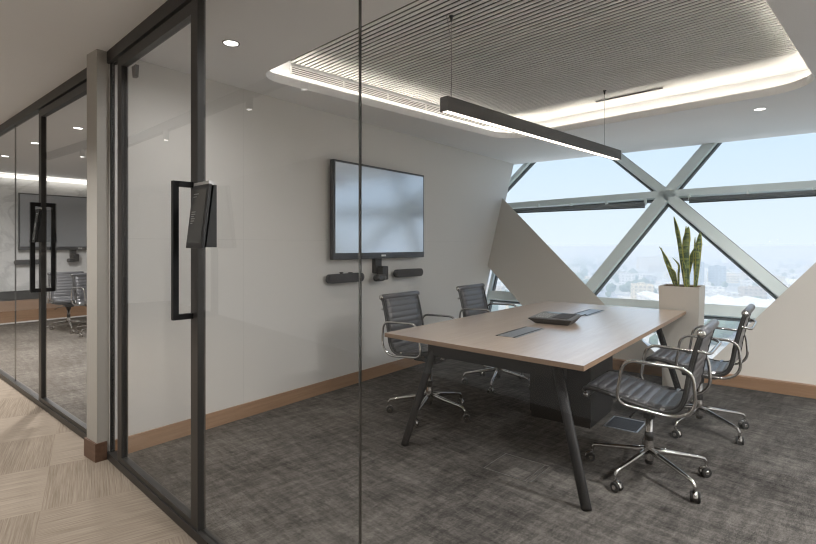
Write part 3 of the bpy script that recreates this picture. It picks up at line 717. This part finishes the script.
    for k in range(5):
        a = 2*PI*k/5; d = Vector((math.cos(a), math.sin(a), 0)); pr = Vector((-d.y, d.x, 0))
        bm = B()
        pts = [d*.02+Vector((0,0,.150)), d*.10+Vector((0,0,.139)), d*.28+Vector((0,0,.112)), d*.318+Vector((0,0,.104)), d*.330+Vector((0,0,.085)), d*.332+Vector((0,0,.060))]
        tube(bm, pts, [.020,.016,.0115,.011,.010,.008], 10, up=(0,0,1)); obj('leg', bm, M['chrome'], t)
        # caster: hood with two wheels
        cdir = Vector((math.cos(a*1.7+.6), math.sin(a*1.7+.6), 0)); ax = Vector((-cdir.y, cdir.x, 0)); cc = d*.335 + cdir*.012 + Vector((0,0,.028))
        bm = B()
        nn = 10; L1, L2 = [], []
        for q in range(nn+1):
            b_ = PI*(.02+.96*q/nn); off = cdir*math.cos(b_)*.031+Vector((0,0,math.sin(b_)*.031))
            L1.append(cc+off-ax*.012); L2.append(cc+off+ax*.012)
        va = [bm.verts.new(p) for p in L1]; vb = [bm.verts.new(p) for p in L2]
        for q in range(nn): bm.faces.new((va[q], va[q+1], vb[q+1], vb[q])).smooth = True
        bm.faces.new(va); bm.faces.new(vb[::-1])
        lathe(bm, cc-ax*.0265, [(.011,0),(.013,.003),(.013,.050),(.011,.053)], 12, axis=ax)
        co = obj('caster', bm, M['chrome'], t)
        for sgn in (-1, 1):
            bm = B(); lathe(bm, cc+ax*sgn*.012, [(.024,0),(.028,.003),(.028,.010),(.023,.0125)], 18, axis=ax*sgn); obj('wheel', bm, M['rubber'], co)
    return t
ch = make_chair('black ribbed leather chair with polished armrests at the table side nearest the camera, right')
ch.location = (-.73, 3.24, 0); ch.rotation_euler = (0,0,PI)
ch['label'] = 'black ribbed chair seen from behind at the near right side of the table'
dup(ch, (-.625, 4.31, 0), PI, 'black ribbed chair at the right side of the table in front of the planter')
lc = dup(ch, (-2.40, 3.345, 0), 0, 'black ribbed chair left of the table, below the wall speakers and nearest the glass')
ld = dup(ch, (-2.365, 4.44, 0), 0, 'black ribbed chair left of the table, closest to the small corner window')
for c0 in (lc, ld):          # these two gas lifts are set a little higher
    for c in kids(c0):
        if c.name.split('.')[0] not in ('leg', 'caster', 'column', 'column_sleeve'): c.location.z += .035
dup(ch, (-9.20, 3.02, 0), -.2, 'grey looking ribbed chair in the neighbouring room beside its far door pull handle', 'chairs in the neighbouring room')
dup(ch, (-8.55, 3.22, 0), .15, 'ribbed chair in the neighbouring room cut off by the pillar edge', 'chairs in the neighbouring room')

# ---------------------------------------------------------------- planter with snake plant
PX, PY = -.95, 5.535
t = thing('planter', 'tall square tapered stone coloured planter in front of the window', 'planter', (PX, PY, 0))
bm = B()
def sq(hw, z): return [bm.verts.new((x*hw, y*hw, z)) for x, y in ((-1,-1),(1,-1),(1,1),(-1,1))]
r_ = [sq(.145, 0), sq(.174, .965), sq(.162, .965), sq(.158, .90)]
bm.faces.new(r_[0][::-1])
for a, b in zip(r_, r_[1:]):
    for i in range(4): bm.faces.new((a[i], a[(i+1) % 4], b[(i+1) % 4], b[i]))
bm.faces.new(r_[-1]); obj('pot', bm, M['planter'], t)
bm = B(); rs = random.Random(3); nx = 12
gv = [[bm.verts.new((-.160+.320*i/nx, -.160+.320*j/nx, .948+rs.uniform(0,.014))) for j in range(nx+1)] for i in range(nx+1)]
for i in range(nx):
    for j in range(nx): bm.faces.new((gv[i][j], gv[i+1][j], gv[i+1][j+1], gv[i][j+1])).smooth = True
box(bm, -.155, -.155, .90, .155, .155, .946); obj('soil', bm, M['soil'], t)
t = thing('snake_plant', 'snake plant with upright variegated leaves growing in the tall planter', 'plant', (PX, PY, .955))
rv = Vector((.787, .617, 0)); fv = Vector((-.617, .787, 0)); px = .0097
leaves = [  # base offset px, mid, tip (px right, px up), depth base, depth tip, half width
    ((2, 0), (-5, 46), (-11, 70), -.02, -.05, .020), ((4, 0), (1, 40), (3, 60), -.05, -.06, .034), ((9, 0), (7, 34), (7, 61), .03, .05, .022),
    ((14, 0), (17, 36), (19.5, 55), .0, .02, .028), ((6, 0), (10, 26), (17, 45), .05, .0, .026), ((-6, 0), (-15, 24), (-25, 40), -.01, -.04, .012),
    ((-5, 0), (-11, 20), (-18, 39), .04, .05, .017), ((-7, 0), (-12, 15), (-20, 21), -.05, -.08, .014), ((-3, 0), (-3, 22), (-10, 29), .0, -.02, .018),
    ((11, 0), (11, 26), (11.5, 50), -.04, -.03, .012), ((10, 0), (13, 24), (12, 40), -.05, -.06, .024), ((0, 0), (-1, 16), (-4, 26), -.07, -.09, .018)]
for (b0, m0, t0, db, dt, w) in leaves:
    P3 = [rv*(q[0]*px)+Vector((0,0,q[1]*px))+fv*d for q, d in ((b0, db), (m0, (db+dt)/2), (t0, dt))]
    ph = smooth_path([P3[0], P3[0].lerp(P3[1], .5)+Vector((0,0,.005)), P3[1], P3[2]], 6)
    bm = B(); uvl = bm.loops.layers.uv.new('UVMap'); rows = []; tw0 = R.uniform(-.6, .6); tw = R.uniform(-1.0, 1.0); n = len(ph)
    for i, p in enumerate(ph):
        k = i/(n-1); tg = (ph[min(i+1, n-1)]-ph[max(i-1, 0)]).normalized(); ang = tw0+tw*k
        sd = (rv*math.cos(ang)+fv*math.sin(ang)); sd = (sd-tg*sd.dot(tg)).normalized(); nr = tg.cross(sd)
        ww = .78*w*(.55+.9*math.sin(min(1, k*1.15)*PI*.62))*.85 if k < .75 else w*1.1*max(.04, (1-k)/.25)**.7
        rows.append([(bm.verts.new(p+sd*ww*u+nr*(ww*.45*u*u+o)), (u+1)/2, k) for o in (0, .004) for u in (-1, -.5, 0, .5, 1)])
    def face(vs):
        f = bm.faces.new([v[0] for v in vs]); f.smooth = True
        for l, v in zip(f.loops, vs): l[uvl].uv = (v[1], v[2])
    for a, b in zip(rows, rows[1:]):
        for j in range(4): face((a[j], b[j], b[j+1], a[j+1])); face((a[5+j], a[6+j], b[6+j], b[5+j]))
        face((a[0], a[5], b[5], b[0])); face((a[4], b[4], b[9], a[9]))
    face((rows[-1][0], rows[-1][1], rows[-1][2], rows[-1][3], rows[-1][4], rows[-1][9], rows[-1][8], rows[-1][7], rows[-1][6], rows[-1][5]))
    obj('leaf', bm, M['leaf'], t)

# ---------------------------------------------------------------- the city far below
GZ = -52
def bmat(name, col, glassy=.5):
    m, nt, out = new_mat(name)
    b = N(nt, 'ShaderNodeBsdfPrincipled'); b.inputs['Roughness'].default_value = .8; nt.links.new(b.outputs[0], out.inputs[0])
    tc = N(nt, 'ShaderNodeTexCoord'); sp = N(nt, 'ShaderNodeSeparateXYZ'); nt.links.new(tc.outputs['Object'], sp.inputs[0])
    fx = math_n(nt, 'FRACT', math_n(nt, 'DIVIDE', math_n(nt, 'ADD', sp.outputs['X'], sp.outputs['Y']), 4)); fz = math_n(nt, 'FRACT', math_n(nt, 'DIVIDE', sp.outputs['Z'], 3.4))
    wn = math_n(nt, 'MULTIPLY', math_n(nt, 'GREATER_THAN', fx, .45), math_n(nt, 'GREATER_THAN', fz, .5))
    ge = N(nt, 'ShaderNodeNewGeometry'); sn = N(nt, 'ShaderNodeSeparateXYZ'); nt.links.new(ge.outputs['Normal'], sn.inputs[0])
    wn = math_n(nt, 'MULTIPLY', wn, math_n(nt, 'LESS_THAN', math_n(nt, 'ABSOLUTE', sn.outputs['Z']), .3))
    mx = N(nt, 'ShaderNodeMix', data_type='RGBA'); nt.links.new(wn, mx.inputs[0]); mx.inputs[6].default_value = (*col, 1); mx.inputs[7].default_value = (*[c*glassy for c in col], 1)
    nt.links.new(mx.outputs[2], b.inputs['Base Color']); return m
BM = [bmat('city_white', (.78, .76, .72)), bmat('city_cream', (.72, .62, .45)), bmat('city_grey', (.42, .42, .42)), bmat('city_tan', (.55, .46, .36)), bmat('city_blue', (.30, .36, .42))]
def block(kind, w, d, hh, mi):
    bm = B()
    if kind == 0:   # flat roof with parapet and plant room
        box(bm, -w/2, -d/2, 0, w/2, d/2, hh); box(bm, -w/2, -d/2, hh, w/2, -d/2+.6, hh+1.2); box(bm, -w/2, d/2-.6, hh, w/2, d/2, hh+1.2)
        box(bm, -w/2, -d/2, hh, -w/2+.6, d/2, hh+1.2); box(bm, w/2-.6, -d/2, hh, w/2, d/2, hh+1.2); box(bm, -w*.2, -d*.2, hh, w*.12, d*.15, hh+3)
    elif kind == 1: # long shed, pitched roof
        prism(bm, [(-w/2,-d/2,0), (w/2,-d/2,0), (w/2,-d/2,hh), (0,-d/2,hh*1.35), (-w/2,-d/2,hh)], (0,d,0))
    else:           # L shaped
        box(bm, -w/2, -d/2, 0, w/2, 0, hh); box(bm, -w/2, 0, 0, 0, d/2, hh*.8); box(bm, w*.1, -d*.4, hh, w*.3, -d*.1, hh+4)
    me = bpy.data.meshes.new('building'); bmesh.ops.recalc_face_normals(bm, faces=bm.faces); bm.to_mesh(me); bm.free(); me.materials.append(BM[mi]); return me
rb = random.Random(11)
protos = [block(rb.choice((0,0,0,2,1)), rb.uniform(14, 34), rb.uniform(12, 30), rb.uniform(5, 15), rb.choice((0,0,0,0,1,2,3,3))) for _ in range(26)]
CG = 'pale low buildings spread across the hazy city'
placed = []
def put(me, x, y, rz, label, group=None):
    o = bpy.data.objects.new('building', me); COL.objects.link(o); o.location = (x, y, GZ); o.rotation_euler = (0,0,rz); tag(o, label, 'building', group); return o
# landmarks
special = [(-250, 1230, 100, 45, 26, 1, 0, 'long cream coloured building standing out in the hazy city behind the slanted mullion', .35),
           (-118, 760, 26, 22, 30, 4, 0, 'blue grey office tower standing in front of the cream building', .1),
           (-92, 778, 20, 18, 24, 4, 0, 'lower blue grey office tower beside the taller one', .1)]
for x, y, w, d, hh, mi, kd, lb, rz in special:
    put(block(kd, w, d, hh, mi), x, y, rz, lb); placed.append((x, y, max(w, d)*.7))
for k in range(6):
    put(block(1, 17, 95, 8, 0), -95+k*19.5, 470, .5, 'long white pitched roof hall in the row of halls below the window', 'row of white halls below the window'); placed.append((-95+k*19.5, 470, 52))
cnt = 0; tries = 0
road = lambda x, y: abs((x+0.62*y-0) * .85) < 22      # the broad road running away to the left
while cnt < 270 and tries < 20000:
    tries += 1
    y = 230+rb.random()**1.4*2300; x = rb.uniform(-.74*y-10, .12*y+20)
    rad = 21
    if abs(x+.34*y-20) < 20: continue
    if any((x-a)**2+(y-b)**2 < (rad+c)**2 for a, b, c in placed): continue
    gx = .3; put(rb.choice(protos), x, y, gx+PI/2*rb.randrange(4), 'pale low building in the hazy city below the window', CG); placed.append((x, y, rad*.75)); cnt += 1
bm = B()
for i in range(3600):
    y = 2620+rb.random()**1.3*9000; x = rb.uniform(-.85*y, .25*y); w, d, hh = rb.uniform(10, 40), rb.uniform(10, 30), rb.uniform(5, 16)*(1 if rb.random() > .03 else 2.4)
    box(bm, x-w/2, y-d/2, GZ, x+w/2, y+d/2, GZ+hh, rb.choice((0,0,1,2,3)))
o = obj('distant_city', bm, BM); o['kind'] = 'stuff'; tag(o, 'blur of countless distant buildings towards the hazy horizon', 'city')
# trees between the blocks
bm = B(); base = []
ico = bmesh.new(); bmesh.ops.create_icosphere(ico, subdivisions=1, radius=1); iv = [v.co.copy() for v in ico.verts]; fi = [[v.index for v in f.verts] for f in ico.faces]; ico.free()
for i in range(1500):
    y = 240+rb.random()**1.5*2200; x = (-.34*y+20+rb.choice((-1,1))*rb.uniform(20, 60)) if rb.random() < .5 else rb.uniform(-.74*y, .12*y)
    if any((x-a)**2+(y-b)**2 < (c+8)**2 for a, b, c in placed): continue
    r = rb.uniform(3, 6.5); vs = [bm.verts.new(Vector((x, y, GZ+r*.9))+c*r*rb.uniform(.8, 1.15)) for c in iv]
    for f in fi: bm.faces.new([vs[k] for k in f])
o = obj('city_trees', bm, pbr('tree_green', (.13, .18, .11), .9, noise=.3, nscale=.2)); o['kind'] = 'stuff'; tag(o, 'hazy green trees lining the roads between the city blocks', 'trees')
def ground_mat():
    m, nt, out = new_mat('city_ground')
    b = N(nt, 'ShaderNodeBsdfPrincipled'); b.inputs['Roughness'].default_value = .9; nt.links.new(b.outputs[0], out.inputs[0])
    tc = N(nt, 'ShaderNodeTexCoord'); n = N(nt, 'ShaderNodeTexNoise'); n.inputs['Scale'].default_value = .012; n.inputs['Detail'].default_value = 8; nt.links.new(tc.outputs['Object'], n.inputs['Vector'])
    rp = N(nt, 'ShaderNodeValToRGB'); nt.links.new(n.outputs['Fac'], rp.inputs[0]); e = rp.color_ramp.elements
    e[0].position = .4; e[0].color = (.34, .35, .30, 1); e[1].position = .6; e[1].color = (.66, .62, .55, 1)
    nt.links.new(rp.outputs[0], b.inputs['Base Color']); return m
bm = B(); box(bm, -14000, 12, GZ-2, 9000, 16000, GZ); struct('ground', bm, ground_mat())
bm = B()   # main road and cross streets
prism(bm, [(-.34*240+20-12, 240, GZ), (-.34*240+20+12, 240, GZ), (-.34*3500+20+14, 3500, GZ), (-.34*3500+20-14, 3500, GZ)], (0,0,.3))
for k in range(16):
    y = 330+k*k*11+k*40; prism(bm, [(-.8*y, y-.3*.4*y-5, GZ), (.2*y, y+.3*.6*y-5, GZ), (.2*y, y+.3*.6*y+5, GZ), (-.8*y, y-.3*.4*y+5, GZ)], (0,0,.2))
struct('road', bm, pbr('asphalt', (.36, .36, .37), .85))
# haze layer lying over the city
m, nt, out = new_mat('haze'); vs = N(nt, 'ShaderNodeVolumeScatter'); vs.inputs['Color'].default_value = (.84, .93, 1, 1); vs.inputs['Density'].default_value = .0017; vs.inputs['Anisotropy'].default_value = .1
nt.links.new(vs.outputs[0], out.inputs['Volume'])
bm = B(); box(bm, -13990, 60, GZ-1, 8990, 15990, -.5); o = obj('haze', bm, m); o['kind'] = 'stuff'; tag(o, 'pale haze lying over the whole city outside the windows', 'haze')

# ---------------------------------------------------------------- sky, sun, camera
w = bpy.data.worlds.new('sky'); sc.world = w; w.use_nodes = True; nt = w.node_tree; nt.nodes.clear()
out = N(nt, 'ShaderNodeOutputWorld'); bg = N(nt, 'ShaderNodeBackground'); bg.inputs[1].default_value = .93
tc = N(nt, 'ShaderNodeTexCoord'); sp = N(nt, 'ShaderNodeSeparateXYZ'); nt.links.new(tc.outputs['Generated'], sp.inputs[0])
rp = N(nt, 'ShaderNodeValToRGB'); nt.links.new(sp.outputs['Z'], rp.inputs[0]); e = rp.color_ramp.elements
e[0].position = 0; e[0].color = (.74, .84, .91, 1); e[1].position = .6; e[1].color = (.36, .55, .88, 1)
x = rp.color_ramp.elements.new(.03); x.color = (.72, .83, .92, 1)
x = rp.color_ramp.elements.new(.22); x.color = (.58, .75, .95, 1)
nt.links.new(rp.outputs[0], bg.inputs[0]); nt.links.new(bg.outputs[0], out.inputs[0])
l = bpy.data.lights.new('sun', 'SUN'); l.energy = 3.1; l.angle = .02; l.color = (1, .95, .87); so = bpy.data.objects.new('sun', l); COL.objects.link(so)
so.rotation_euler = (math.radians(42), 0, math.radians(-35))

cam = bpy.data.cameras.new('camera'); cam.sensor_width = 36; cam.lens = 508/816*36; cam.shift_y = -27/816; cam.clip_end = 30000; cam.clip_start = .05
co = bpy.data.objects.new('camera', cam); COL.objects.link(co); co.location = (0, 0, 1.36); co.rotation_euler = (math.radians(90), 0, math.radians(38.08))
sc.camera = co
vs = sc.view_settings; vs.view_transform = 'Standard'; vs.look = 'None'; vs.exposure = .40; vs.gamma = 1; vs.use_curve_mapping = False
cy = sc.cycles; cy.use_denoising = True; cy.max_bounces = 10; cy.diffuse_bounces = 5; cy.glossy_bounces = 5; cy.transparent_max_bounces = 24; cy.volume_bounces = 1
cy.sample_clamp_indirect = 6; cy.filter_width = 1.15; cy.caustics_reflective = False; cy.caustics_refractive = False
